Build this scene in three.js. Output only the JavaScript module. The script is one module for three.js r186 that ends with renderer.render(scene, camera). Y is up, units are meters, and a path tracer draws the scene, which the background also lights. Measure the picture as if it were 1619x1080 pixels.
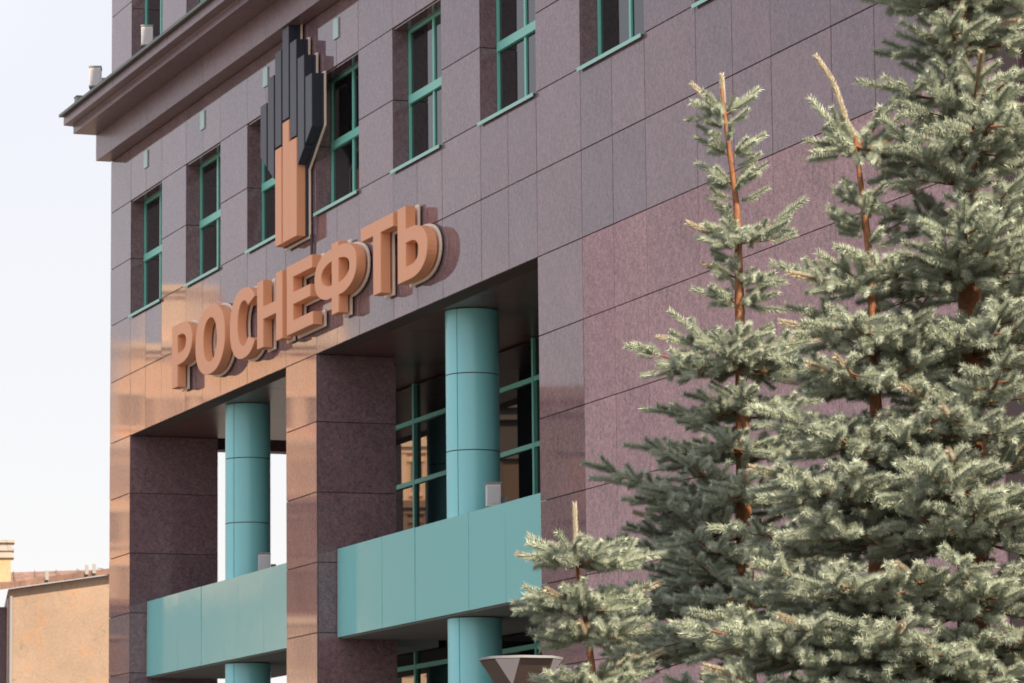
import * as THREE from 'three';
import { mergeGeometries } from 'three/addons/utils/BufferGeometryUtils.js';

// ---------------------------------------------------------------- random and noise
function rng(seed) { let s = seed >>> 0; return () => { s = (s + 0x6D2B79F5) >>> 0; let t = Math.imul(s ^ (s >>> 15), 1 | s); t = (t + Math.imul(t ^ (t >>> 7), 61 | t)) ^ t; return ((t ^ (t >>> 14)) >>> 0) / 4294967296; }; }
function hash(x, y, s) { let h = Math.imul(x, 374761393) + Math.imul(y, 668265263) + Math.imul(s, 1442695041); h = Math.imul(h ^ (h >>> 13), 1274126177); return ((h ^ (h >>> 16)) >>> 0) / 4294967296; }
function vnoise(x, y, per, s) {           // periodic value noise
  const x0 = Math.floor(x), y0 = Math.floor(y), fx = x - x0, fy = y - y0, m = (v) => ((v % per) + per) % per;
  const u = fx * fx * (3 - 2 * fx), v = fy * fy * (3 - 2 * fy);
  const a = hash(m(x0), m(y0), s), b = hash(m(x0 + 1), m(y0), s), c = hash(m(x0), m(y0 + 1), s), d = hash(m(x0 + 1), m(y0 + 1), s);
  return a + (b - a) * u + (c - a) * v + (a - b - c + d) * u * v;
}
function fbm(x, y, base, s, oct = 4) { let a = 0, w = .5, f = 1, n = 0; for (let i = 0; i < oct; i++) { a += w * vnoise(x * base * f, y * base * f, base * f, s + i); n += w; w *= .55; f *= 2; } return a / n; }
const enc = (l) => { l = Math.min(1, Math.max(0, l)); return Math.round(255 * (l <= .0031308 ? 12.92 * l : 1.055 * Math.pow(l, 1 / 2.4) - .055)); };
function colorTex(n, fn) {
  const d = new Uint8Array(n * n * 4);
  for (let y = 0; y < n; y++) for (let x = 0; x < n; x++) { const c = fn(x / n, y / n, x, y), i = (y * n + x) * 4; d[i] = enc(c[0]); d[i + 1] = enc(c[1]); d[i + 2] = enc(c[2]); d[i + 3] = 255; }
  const t = new THREE.DataTexture(d, n, n); t.colorSpace = THREE.SRGBColorSpace; t.wrapS = t.wrapT = THREE.RepeatWrapping; t.magFilter = THREE.LinearFilter; t.minFilter = THREE.LinearMipmapLinearFilter; t.generateMipmaps = true; t.needsUpdate = true; return t;
}
function valueTex(n, fn) {
  const d = new Uint8Array(n * n * 4);
  for (let y = 0; y < n; y++) for (let x = 0; x < n; x++) { const v = Math.round(255 * Math.min(1, Math.max(0, fn(x / n, y / n, x, y)))), i = (y * n + x) * 4; d[i] = d[i + 1] = d[i + 2] = v; d[i + 3] = 255; }
  const t = new THREE.DataTexture(d, n, n); t.wrapS = t.wrapT = THREE.RepeatWrapping; t.magFilter = THREE.LinearFilter; t.needsUpdate = true; return t;
}

// ---------------------------------------------------------------- camera
const scene = new THREE.Scene();
const camera = new THREE.PerspectiveCamera(2 * THREE.MathUtils.radToDeg(Math.atan(540 / 6000)), 1619 / 1080, .1, 6000);
{
  const yaw = .3608, pitch = .142, roll = -.0103;                     // the lens looks up and along the facade
  const R = new THREE.Vector3(Math.sin(yaw), 0, -Math.cos(yaw)), F = new THREE.Vector3(-Math.cos(yaw), 0, -Math.sin(yaw));
  const m = new THREE.Matrix4().makeBasis(R, new THREE.Vector3(0, 1, 0), F.clone().negate());
  m.multiply(new THREE.Matrix4().makeRotationX(pitch)).multiply(new THREE.Matrix4().makeRotationZ(roll));
  camera.quaternion.setFromRotationMatrix(m);
  camera.position.set(0, 1.6, 17);
  camera.focus = 17; camera.userData.fStop = 18;
}
scene.add(camera);

// ---------------------------------------------------------------- sky, sun, exposure
const renderer = new THREE.WebGLRenderer({ antialias: true });
renderer.toneMapping = THREE.LinearToneMapping;
renderer.toneMappingExposure = 1.6;
renderer.shadowMap.enabled = true;
const sunDir = new THREE.Vector3(.990, 0, -.140).normalize().multiplyScalar(Math.cos(THREE.MathUtils.degToRad(44)));
sunDir.y = Math.sin(THREE.MathUtils.degToRad(44));
{
  const W = 1024, H = 512, d = new Float32Array(W * H * 4);
  for (let j = 0; j < H; j++) for (let i = 0; i < W; i++) {
    const el = ((j + .5) / H - .5) * Math.PI, az = ((i + .5) / W - .5) * 2 * Math.PI;
    const y = Math.sin(el), c = Math.cos(el), dir = [c * Math.cos(az), y, c * Math.sin(az)];
    const mu = dir[0] * sunDir.x + dir[1] * sunDir.y + dir[2] * sunDir.z;
    const h = Math.pow(1 - Math.max(0, y), 5);                      // hazy evening air: white low down, pale blue overhead
    let r = .50 + .16 * h, g = .53 + .11 * h, b = .622 - .035 * h;
    const glow = Math.pow(Math.max(0, mu), 3) * .55; r += glow; g += glow * .88; b += glow * .72;
    const n = fbm(i / W, j / H, 6, 11, 6) * .6 + fbm(i / W, j / H * .5, 16, 31, 4) * .4;      // thin cloud
    const k = Math.max(0, Math.min(1, (n - .5) * 5)) * Math.max(0, Math.min(1, (y - .12) * 4)) * .6;
    r += (1.02 - r) * k; g += (.98 - g) * k; b += (.96 - b) * k;
    if (y < 0) { r = .35; g = .33; b = .31; }
    const q = (j * W + i) * 4; d[q] = r; d[q + 1] = g; d[q + 2] = b; d[q + 3] = 1;
  }
  const t = new THREE.DataTexture(d, W, H, THREE.RGBAFormat, THREE.FloatType);
  t.mapping = THREE.EquirectangularReflectionMapping; t.magFilter = THREE.LinearFilter; t.minFilter = THREE.LinearFilter; t.needsUpdate = true;
  scene.background = t; scene.environment = t;
}
const sun = new THREE.DirectionalLight(new THREE.Color(1, .85, .64), 5);
sun.position.copy(sunDir).multiplyScalar(200).add(new THREE.Vector3(-40, 0, 5)); sun.target.position.set(-40, 0, 5);
sun.castShadow = true; sun.shadow.mapSize.set(2048, 2048); sun.shadow.radius = 1.5;
Object.assign(sun.shadow.camera, { left: -120, right: 120, top: 80, bottom: -80, near: 1, far: 500 });
scene.add(sun, sun.target);

// ---------------------------------------------------------------- naming helpers
const taken = {};
function numbered(n) { taken[n] = (taken[n] ?? -1) + 1; return taken[n] ? `${n}_${String(taken[n]).padStart(3, '0')}` : n; }
function thing(name, label, category, pos = [0, 0, 0], turn = 0, group) {
  const o = new THREE.Group(); o.name = numbered(name); o.position.set(...pos); o.rotation.y = turn;
  o.userData = { label, category }; if (group) o.userData.group = group; scene.add(o); return o;
}
function mesh(name, geo, mat, parent, pos, label) {
  const m = new THREE.Mesh(geo, mat); m.name = parent === scene ? numbered(name) : name; if (pos) m.position.set(...pos);
  m.castShadow = m.receiveShadow = true; if (label) m.userData.label = label; parent.add(m); return m;
}
const lin = (r, g, b) => new THREE.Color().setRGB(r, g, b);
const box = (x0, x1, y0, y1, z0, z1) => {                              // a box with uv in metres
  const g = new THREE.BoxGeometry(x1 - x0, y1 - y0, z1 - z0); g.translate((x0 + x1) / 2, (y0 + y1) / 2, (z0 + z1) / 2); metreUV(g); return g;
};
function metreUV(g, ox = 0, oy = 0) {
  const p = g.attributes.position, n = g.attributes.normal, uv = new Float32Array(p.count * 2);
  for (let i = 0; i < p.count; i++) {
    const ax = Math.abs(n.getX(i)), ay = Math.abs(n.getY(i)), az = Math.abs(n.getZ(i));
    uv[2 * i] = (ax > ay && ax > az ? p.getZ(i) : p.getX(i)) + ox; uv[2 * i + 1] = (ay >= ax && ay > az ? p.getZ(i) : p.getY(i)) + oy;
  }
  g.setAttribute('uv', new THREE.BufferAttribute(uv, 2)); return g;
}
const merge = (a) => mergeGeometries(a.map((g) => g.index ? g.toNonIndexed() : g));
function tube(pts, r0, r1, sides = 6, segs) {                          // tapered tube through points
  const c = pts.length > 2 ? new THREE.CatmullRomCurve3(pts) : new THREE.LineCurve3(pts[0], pts[1]);
  segs = segs || (pts.length - 1) * 3; const P = c.getSpacedPoints(segs), pos = [], idx = [], uv = [];
  const ref = new THREE.Vector3(.31, .17, .93), a = new THREE.Vector3(), b = new THREE.Vector3(), t = new THREE.Vector3();
  let len = 0;
  for (let i = 0; i <= segs; i++) {
    t.subVectors(P[Math.min(segs, i + 1)], P[Math.max(0, i - 1)]).normalize(); a.crossVectors(t, ref).normalize(); b.crossVectors(t, a);
    const r = r0 + (r1 - r0) * i / segs; if (i) len += P[i].distanceTo(P[i - 1]);
    for (let k = 0; k <= sides; k++) { const q = k / sides * Math.PI * 2, cs = Math.cos(q) * r, sn = Math.sin(q) * r; pos.push(P[i].x + a.x * cs + b.x * sn, P[i].y + a.y * cs + b.y * sn, P[i].z + a.z * cs + b.z * sn); uv.push(k / sides * .2, len); }
  }
  for (let i = 0; i < segs; i++) for (let k = 0; k < sides; k++) { const A = i * (sides + 1) + k, B = A + sides + 1; idx.push(A, B, A + 1, A + 1, B, B + 1); }
  const g = new THREE.BufferGeometry(); g.setAttribute('position', new THREE.Float32BufferAttribute(pos, 3)); g.setAttribute('uv', new THREE.Float32BufferAttribute(uv, 2)); g.setIndex(idx); g.computeVertexNormals(); return g;
}

// ---------------------------------------------------------------- materials
const graniteMap = colorTex(1024, (u, v, x, y) => {                     // tile of 2 m: mauve granite, blotches and coarse grain
  const big = fbm(u, v, 3, 1, 4), mid = fbm(u, v, 40, 5, 3), fine = fbm(u, v, 128, 9, 2), sp = hash(x >> 1, y >> 1, 77);
  let k = .80 + .22 * (big - .5) + .42 * (mid - .5) + .6 * (fine - .5); if (sp > .93) k -= .25; if (sp < .05) k += .28;
  return [.275 * k + .02 * (mid - .5), .178 * k, .197 * k];
});
graniteMap.repeat.set(.5, .5);
const granite = [[1, 1, 1], [.9, .9, .92], [1.1, 1.07, 1.06], [1.0, .94, .95], [.95, .96, .98], [1.06, 1.0, .98]].map((c, i) => new THREE.MeshPhysicalMaterial({ map: graniteMap, color: lin(...c), roughness: .03 + .01 * (i % 4), ior: 1.5 }));
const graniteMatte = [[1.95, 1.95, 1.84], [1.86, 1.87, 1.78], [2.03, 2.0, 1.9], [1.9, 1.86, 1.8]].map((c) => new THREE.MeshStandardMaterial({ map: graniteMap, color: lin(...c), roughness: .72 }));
const graniteHoned = [[1, 1, 1], [.94, .95, .97], [1.06, 1.03, 1.02], [.98, .94, .95]].map((c) => new THREE.MeshPhysicalMaterial({ map: graniteMap, color: lin(...c), roughness: .36, ior: 1.5 }));
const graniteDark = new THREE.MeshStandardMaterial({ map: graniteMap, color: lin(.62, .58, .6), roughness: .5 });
const jointMat = new THREE.MeshStandardMaterial({ color: lin(.10, .07, .066), roughness: .9 });
const tealFrame = new THREE.MeshStandardMaterial({ color: lin(.22, .62, .52), roughness: .38 });
const tealSill = new THREE.MeshStandardMaterial({ color: lin(.34, .66, .58), roughness: .4 });
const waveBump = valueTex(256, (u, v) => fbm(u, v, 3, 41, 2));
const tealPanel = new THREE.MeshPhysicalMaterial({ color: lin(.25, .62, .62), roughness: .1, ior: 1.33, bumpMap: waveBump, bumpScale: .0014 });
const tealColumn = new THREE.MeshPhysicalMaterial({ color: lin(.29, .72, .76), roughness: .26, ior: 1.5 });
const tealPale = new THREE.MeshStandardMaterial({ color: lin(.52, .72, .70), roughness: .45 });
const darkGlass = new THREE.MeshPhysicalMaterial({ color: lin(.008, .009, .011), roughness: .015, ior: 1.62 });
const soffitMat = new THREE.MeshStandardMaterial({ map: graniteMap, color: lin(.75, .55, .45), roughness: .3 });
const flashing = new THREE.MeshStandardMaterial({ color: lin(.15, .16, .15), roughness: .5, metalness: .2 });
const orangeMat = new THREE.MeshStandardMaterial({ color: lin(.85, .385, .205), roughness: .5 });
const blackMat = new THREE.MeshStandardMaterial({ color: lin(.03, .034, .055), roughness: .45 });
const plateMat = new THREE.MeshStandardMaterial({ color: lin(.85, .70, .58), roughness: .5 });
const whiteMat = new THREE.MeshStandardMaterial({ color: lin(.68, .66, .66), roughness: .5 });
const greyMat = new THREE.MeshStandardMaterial({ color: lin(.25, .25, .26), roughness: .5 });
const concrete = new THREE.MeshStandardMaterial({ color: lin(.3, .29, .28), roughness: .9 });

// ---------------------------------------------------------------- ground
const pavingMap = colorTex(512, (u, v) => { const k = .7 + .6 * (fbm(u, v, 6, 3, 5) - .5) + .3 * (fbm(u, v, 90, 4, 2) - .5); return [.2 * k, .185 * k, .17 * k]; }); pavingMap.repeat.set(.12, .12);
const lawnMap = colorTex(512, (u, v) => { const k = .6 + 1.0 * (fbm(u, v, 8, 13, 5) - .5) + .5 * (fbm(u, v, 120, 14, 2) - .5); return [.06 * k, .09 * k, .03 * k]; }); lawnMap.repeat.set(.3, .3);
const asphaltMap = colorTex(512, (u, v) => { const k = .8 + .5 * (fbm(u, v, 5, 23, 5) - .5) + .5 * (fbm(u, v, 128, 24, 2) - .5); return [.055 * k, .054 * k, .053 * k]; }); asphaltMap.repeat.set(.2, .2);
const flat = (x0, x1, z0, z1, y) => { const g = new THREE.PlaneGeometry(x1 - x0, z1 - z0); g.rotateX(-Math.PI / 2); g.translate((x0 + x1) / 2, y, (z0 + z1) / 2); return metreUV(g); };
function struct(name, geo, mat) { const m = mesh(name, geo, mat, scene); m.userData.kind = 'structure'; return m; }
struct('ground', flat(-2500, 2500, -2500, 2500, -.12), new THREE.MeshStandardMaterial({ map: pavingMap, roughness: .9 }));
struct('road', flat(-400, 300, 24, 34, -.112), new THREE.MeshStandardMaterial({ map: asphaltMap, roughness: .85 }));
struct('pavement', box(-130, 40, -.115, 0, 0.6, 21), new THREE.MeshStandardMaterial({ map: pavingMap, roughness: .85, color: lin(.62, .58, .55) }));
struct('lawn', box(-22, -5, .002, .06, 8.4, 14.6), new THREE.MeshStandardMaterial({ map: lawnMap, roughness: 1 }));

// ---------------------------------------------------------------- the granite office building (facade on the plane z = 0)
const rnd = rng(4711);
const bld = thing('office_building', 'mauve granite office block with teal windows, teal columns and a heavy cornice', 'building');
const XL = -65.42, XR = -27, FB = 9.43;                                // left corner, right end, underside of the fascia
const PITCH = 3.573, L = (i) => -64.02 + PITCH * i;
const ROW = [16.02, 14.55, 13.6, 12.57, 11.55, 10.52, 9.43, 8.42, 7.37, 6.33, 5.29, 4.25, 3.2, 2.15, 1.1, .02];
// the wall behind the slabs
{
  const s = new THREE.Shape(); s.moveTo(XL, FB); s.lineTo(XR, FB); s.lineTo(XR, 20.5); s.lineTo(XL, 20.5); s.closePath();
  const hole = (x0, x1, y0, y1) => { const h = new THREE.Path(); h.moveTo(x0, y0); h.lineTo(x0, y1); h.lineTo(x1, y1); h.lineTo(x1, y0); h.closePath(); s.holes.push(h); };
  for (let i = 0; i < 10; i++) { if (i !== 9) hole(L(i) - .0215, L(i) + 2.0715, 11.55, 13.6); hole(L(i) - .0215, L(i) + 2.0715, 16.05, 18.3); }
  hole(-31.4, -28.6, FB + .4, 11.2);
  const g = new THREE.ExtrudeGeometry(s, { depth: .288, bevelEnabled: false }); g.translate(0, 0, -.31);
  mesh('wall', g, jointMat, bld);
  mesh('upper_floors', merge([box(XL + .02, XR - .02, FB + .2, 20.5, -22, -.33)]), graniteDark, bld);
  mesh('roof_parapet', merge([box(XL - .15, XR + .15, 20.5, 20.9, -22.2, .15)]), graniteDark, bld);
}
function slabGeo(w, h, t, c, ou, ov) {                                 // a facing slab with chamfered arrises, front at z = 0
  const X = w / 2, Y = h / 2, x = X - c, y = Y - c;
  const F = [[-x, -y, 0], [x, -y, 0], [x, y, 0], [-x, y, 0]], E = [[-X, -Y, -c], [X, -Y, -c], [X, Y, -c], [-X, Y, -c]], B = E.map((p) => [p[0], p[1], -t]);
  const pos = [], quad = (a, b, d, e) => pos.push(...a, ...b, ...d, ...a, ...d, ...e);
  quad(...F);
  for (let k = 0; k < 4; k++) { const n = (k + 1) % 4; quad(E[k], E[n], F[n], F[k]); quad(B[k], B[n], E[n], E[k]); }
  const g = new THREE.BufferGeometry(); g.setAttribute('position', new THREE.Float32BufferAttribute(pos, 3)); g.computeVertexNormals();
  return metreUV(g, ou, ov);
}
const slabCache = {};
function slab(cx, cy, z, w, h, mats, parent = bld, turn = 0, name = 'granite_slab') {
  const v = Math.floor(rnd() * 5), key = `${w.toFixed(2)}_${h.toFixed(2)}_${v}`;
  const g = slabCache[key] ??= slabGeo(w - .011, h - .011, .02, .003, rnd() * 2, rnd() * 2);
  const m = mesh(name, g, mats[Math.floor(rnd() * mats.length)], parent, [cx, cy, z]);
  m.rotation.set((rnd() - .5) * .0035, turn + (rnd() - .5) * .0035, 0); return m;
}
// facing of the front: columns of slabs follow the windows
const cols = [[XL, L(0)]];
for (let i = 0; i < 10; i++) { cols.push([L(i), L(i) + 1.02], [L(i) + 1.02, L(i) + 2.05], [L(i) + 2.05, i < 9 ? L(i + 1) : XR]); }
const inHole = (x, y) => {
  for (let i = 0; i < 10; i++) if (x > L(i) && x < L(i) + 2.05 && y > 11.55 && y < 13.6 && i !== 9) return true;
  if (x > -31.4 && y < 11.2 && y > 3) return true;
  if (y < FB && ((x > -64.02 && x < -54.83) || (x > -53.3 && x < -43.98))) return true;
  return false;
};
const visibleSlab = (x, y) => y > (x > -44 ? 1.5 : 2.5);
for (let r = 1; r < ROW.length - 1; r++) for (const [a, b] of cols) {
  const cx = (a + b) / 2, cy = (ROW[r] + ROW[r + 1]) / 2; if (inHole(cx, cy) || !visibleSlab(cx, cy)) continue;
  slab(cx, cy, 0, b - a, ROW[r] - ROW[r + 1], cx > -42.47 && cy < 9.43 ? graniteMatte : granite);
}
// the storey above the cornice, only its left end shows
{
  const up = [18.3, 17.2, 16.05, 15.1];
  for (const [a, b] of cols.slice(0, 8)) for (let r = 0; r < 3; r++) { const cx = (a + b) / 2, cy = (up[r] + up[r + 1]) / 2; if (r < 2 && cols.indexOf(cols.find((c) => c[0] === a)) % 3 !== 0) continue; slab(cx, cy, 0, b - a, up[r] - up[r + 1], granite); }
  const rest = [];
  rest.push(box(cols[8][0], XR, 15.1, 16.04, -.02, -.001), box(XL, XR, 18.31, 20.49, -.02, -.001));
  for (let i = 3; i < 10; i++) rest.push(box(L(i) + 2.06, (i < 9 ? L(i + 1) : XR) - .01, 16.06, 18.29, -.02, -.001));
  mesh('facing', merge(rest), granite[0], bld);
}
// lower walls and piers
mesh('pier', merge([box(XL + .022, -64.042, 0, FB, -1.6, -.022)]), jointMat, bld);
mesh('pier', merge([box(-54.808, -53.322, 0, FB, -1.25, -.022)]), jointMat, bld);
mesh('lower_wall', merge([box(-43.958, -31.42, 0, FB, -22, -.022), box(-31.42, XR, 0, FB, -22, -.6), box(-28.58, XR, 0, 11.2, -.58, -.022)]), jointMat, bld);
for (let r = 6; r < ROW.length - 1; r++) {
  const cy = (ROW[r] + ROW[r + 1]) / 2, h = ROW[r] - ROW[r + 1];
  if (cy < 2) continue;
  slab(-64.02, cy, -.81, 1.58, h, granite, bld, Math.PI / 2); slab(-53.3, cy, -.636, 1.228, h, granite, bld, Math.PI / 2);
  slab(XL, cy, -.81, 1.58, h, granite, bld, -Math.PI / 2);
}
// end wall of the building, left of the corner (open loggia end below the beam)
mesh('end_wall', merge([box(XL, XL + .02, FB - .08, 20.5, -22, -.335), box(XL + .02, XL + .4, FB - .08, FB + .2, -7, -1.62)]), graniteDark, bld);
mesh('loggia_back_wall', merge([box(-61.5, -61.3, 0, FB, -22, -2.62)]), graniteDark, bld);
for (let k = 0; k < 6; k++) mesh('soffit_panel', box(-64 + k * 3.35, -64 + (k + 1) * 3.35 - .014, FB + .002, FB + .06, -7, -.315), soffitMat, bld);
mesh('soffit_bed', box(-64.2, -43.9, FB + .065, FB + .19, -7, -.315), jointMat, bld);
mesh('fascia_soffit', merge([box(-64.0, -54.84, FB + .001, FB + .02, -.308, -.024), box(-53.28, -43.98, FB + .001, FB + .02, -.308, -.024)]), soffitMat, bld);

// windows of the main storey and of the storey above
const frameGeo = (w, h, mid, tr) => {
  const d0 = -.29, d1 = -.24, a = [box(0, .05, 0, h, d0, d1), box(w - .05, w, 0, h, d0, d1), box(.05, w - .05, h - .06, h, d0, d1), box(.05, w - .05, 0, .04, d0, d1)];
  a.push(box(mid - .03, mid + .03, .04, h - .06, d0 + .004, d1 - .006)); if (tr) a.push(box(.05, w - .05, tr - .06, tr + .06, d0 + .002, d1 + .02)); return merge(a);
};
const gF1 = frameGeo(2.05, 2.05, 1.035, 1.02), gF2 = frameGeo(2.05, 2.25, 1.035, 1.3);
const paneGeos = (w, h, mid, tr) => [[.05, mid - .03, .04, tr - .06], [mid + .03, w - .05, .04, tr - .06], [.05, mid - .03, tr + .06, h - .06], [mid + .03, w - .05, tr + .06, h - .06]].map(([a, b, c, d]) => box(a, b, c, d, -.278, -.268));
const gP1 = paneGeos(2.05, 2.05, 1.035, 1.02), gP2 = paneGeos(2.05, 2.25, 1.035, 1.3);
const gSill = (() => { const s = new THREE.Shape(); s.moveTo(.235, 0); s.lineTo(-.045, -.022); s.lineTo(-.045, -.07); s.lineTo(-.035, -.07); s.lineTo(-.035, -.03); s.lineTo(.235, -.012); s.closePath(); const g = new THREE.ExtrudeGeometry(s, { depth: 2.05, bevelEnabled: false }); g.rotateY(Math.PI / 2); return g; })();
function windowAt(x, y, gf, gp, h, full) {
  const w = mesh('window', gf, tealFrame, bld, [x, y, 0]);
  for (const g of gp) { const p = mesh('pane', g, darkGlass, w); p.rotation.y = (rnd() - .5) * .004; }
  if (!full) return;
  mesh('sill', gSill, tealSill, w, [0, .02, 0]);
  for (const [yy, hh] of [[.51, 1.02], [1.535, 1.03]]) { slab(x, y + yy, -.13, .222, hh, granite, bld, Math.PI / 2, 'reveal_slab'); slab(x + 2.05, y + yy, -.13, .222, hh, granite, bld, -Math.PI / 2, 'reveal_slab'); }
  mesh('lintel_slab', box(x + .024, x + 2.026, y + h - .022, y + h - .001, -.236, -.024), granite[1], bld);
}
for (let i = 0; i < 9; i++) windowAt(L(i), 11.55, gF1, gP1, 2.05, true);
for (let i = 0; i < 10; i++) { windowAt(L(i), 16.05, gF2, gP2, 2.25, i < 3); }
// the tall opening near the right end
mesh('tall_glazing', box(-31.39, -28.61, .1, 11.19, -.45, -.43), darkGlass, bld);
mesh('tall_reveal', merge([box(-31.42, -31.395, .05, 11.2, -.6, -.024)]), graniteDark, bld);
// pale teal plates over the windows
for (let i = 0; i < 8; i++) mesh('vent_plate', box(L(i) + .91, L(i) + 1.15, 14.0, 14.3, .002, .02), tealPale, bld);
// cornice: stepped granite profile in lengths, dark metal flashing on the lip
{
  const prof = (pts) => { const s = new THREE.Shape(); pts.forEach(([z, y], k) => k ? s.lineTo(-z, y) : s.moveTo(-z, y)); s.closePath(); return s; };
  const piece = (pts, len) => { const g = new THREE.ExtrudeGeometry(prof(pts), { depth: len, bevelEnabled: false }); g.rotateY(Math.PI / 2); return metreUV(g, rnd() * 2, rnd() * 2); };
  const band = [[.001, 14.551], [.28, 14.551], [.28, 15.02], [.001, 15.02]];
  const crown = [[.001, 15.022], [.70, 15.022], [.70, 15.14], [.715, 15.155], [.88, 15.165], [.88, 15.31], [.001, 15.36]];
  const n = 11, len = (XR - XL) / n;
  for (let k = 0; k < n; k++) {
    mesh('cornice_band', piece(band, len - .012), graniteHoned[k % 4], bld, [XL + k * len, 0, 0]);
    mesh('cornice_crown', piece(crown, len - .012), graniteHoned[(k + 2) % 4], bld, [XL + k * len, 0, 0]);
  }
  mesh('cornice_flashing', piece([[.0, 15.365], [.96, 15.315], [.96, 15.365], [.94, 15.375], [.0, 15.45]], XR - XL + .06), flashing, bld, [XL - .04, 0, 0]);
}
// balcony parapets of teal panels, slabs, glazing
function balcony(x0, x1, joints, name) {
  const p = mesh('balcony_slab', box(x0 + .02, x1 - .02, 5.2, 5.42, -2.45, -.36), concrete, bld);
  const xs = [x0 + .004, ...joints, x1 - .004];
  for (let i = 0; i < xs.length - 1; i++) {
    const w = xs[i + 1] - xs[i] - .02, s = new THREE.Shape(); s.moveTo(0, 0); s.lineTo(w, 0); s.lineTo(w, 1.305); s.lineTo(0, 1.305); s.closePath();
    const g = metreUV(new THREE.ExtrudeGeometry(s, { depth: .03, bevelEnabled: true, bevelThickness: .004, bevelSize: .002, bevelSegments: 1 }), i * .37, i * .21);
    const m = mesh('parapet_panel', g, tealPanel, bld, [xs[i] + .01, 5.222, -.336]); m.rotation.set((rnd() - .5) * .01, (rnd() - .5) * .008, 0);
  }
  mesh('parapet_backing', box(x0 + .02, x1 - .02, 5.25, 6.5, -.42, -.36), greyMat, bld);
  mesh('parapet_coping', box(x0 + .01, x1 - .01, 6.503, 6.52, -.44, -.345), tealPale, bld);
}
balcony(-64.0, -54.85, [-63.1, -61.97, -60.54, -58.43, -56.99]);
balcony(-53.28, -44.0, [-51.2, -49.77, -47.59, -46.17]);
{
  const gx0 = -61.3, gx1 = -43.98, ys = [.1, 3.2, 4.97, 5.54, 6.9, 7.86, 8.82, 9.42], xs = [];
  for (let x = -61.3; x < gx1 - .3; x += 1.757) xs.push(x); xs.push(gx1);
  const fr = [];
  for (let i = 0; i < xs.length; i++) fr.push(box(xs[i] - .035, xs[i] + .035, .1, 9.42, -2.56, -2.46));
  for (const y of [4.97, 5.54, 7.86, 8.82]) for (let i = 0; i < xs.length - 1; i++) fr.push(box(xs[i] + .035, xs[i + 1] - .035, y - .035, y + .035, -2.555, -2.465));
  const glaz = mesh('loggia_glazing', merge(fr), tealFrame, bld);
  for (let i = 0; i < xs.length - 1; i++) for (let j = 0; j < ys.length - 1; j++) { if (ys[j] === 6.9) continue; const y1 = ys[j + 1] === 6.9 ? 7.86 : ys[j + 1]; const p = mesh('pane', box(xs[i] + .03, xs[i + 1] - .03, ys[j] + .02, y1 - .02, -2.53, -2.51), darkGlass, glaz); p.rotation.y = (rnd() - .5) * .0004; }
  mesh('loggia_inner_wall', box(-61.28, -44, 0, FB, -3.2, -2.6), jointMat, bld);
}
// teal clad columns
for (const [cx, nm] of [[-59.42, 0], [-48.65, 1]]) {
  const cuts = [FB - .002, 8.53, 7.47, 6.42, 5.43], lows = [5.19, 4.25, 3.2, 2.15, 1.1, 0];
  const core = mesh('column', new THREE.CylinderGeometry(.355, .355, FB - .02, 32).translate(0, FB / 2, 0), jointMat, bld, [cx, 0, -.77]);
  for (const set of [cuts, lows]) for (let i = 0; i < set.length - 1; i++) for (const a of [.62, .62 + Math.PI]) {
    const h = set[i] - set[i + 1] - .014;
    mesh('column_shell', new THREE.CylinderGeometry(.37, .37, h, 40, 1, true, a + .012, Math.PI - .024).translate(0, (set[i] + set[i + 1]) / 2, 0), tealColumn, core);
  }
}

// ---------------------------------------------------------------- things on the building
function floodlight(name, label, pos, turn, s = 1) {
  const t = thing(name, label, 'floodlight', pos, turn, 'box floodlights on the building');
  mesh('housing', merge([box(-.13 * s, .13 * s, .05 * s, .36 * s, -.1 * s, .1 * s)]), whiteMat, t);
  mesh('cap', merge([box(-.14 * s, .14 * s, .362 * s, .39 * s, -.11 * s, .11 * s), box(-.14 * s, .14 * s, .02 * s, .048 * s, -.11 * s, .11 * s)]), greyMat, t);
  mesh('lens', box(.131 * s, .136 * s, .08 * s, .33 * s, -.085 * s, .085 * s), new THREE.MeshPhysicalMaterial({ color: lin(.5, .48, .5), roughness: .1 }), t);
  mesh('bracket', merge([box(-.03 * s, .03 * s, -.06 * s, .018 * s, -.03 * s, .03 * s), box(-.02 * s, .02 * s, .0, .2 * s, -.2 * s, -.112 * s)]), greyMat, t);
  return t;
}
floodlight('floodlight', 'white box floodlight standing on the outer left tip of the cornice', [-63.45, 15.44, .80], -.3);
floodlight('floodlight', 'white box floodlight on the cornice in front of the topmost left window', [-60.0, 15.44, .80], -.3, .95);
floodlight('floodlight', 'pale box floodlight behind the left balcony parapet, beside the left teal column', [-57.95, 6.5, -.60], -.3, .95);
floodlight('floodlight', 'pale box floodlight behind the right balcony parapet, beside the right teal column', [-47.42, 6.55, -.60], -.3, .95);
floodlight('floodlight', 'white box floodlight low on the granite pier beside the small spruce', [-42.85, 3.78, .25], -.2, 1.1);
{
  const t = thing('junction_box', 'small grey junction box on the far left edge of the cornice roof', 'box', [-64.5, 15.39, .80]);
  mesh('housing', box(-.1, .1, 0, .11, -.09, .09), greyMat, t); mesh('lid', box(-.11, .11, .112, .125, -.1, .1), flashing, t);
}

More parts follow.
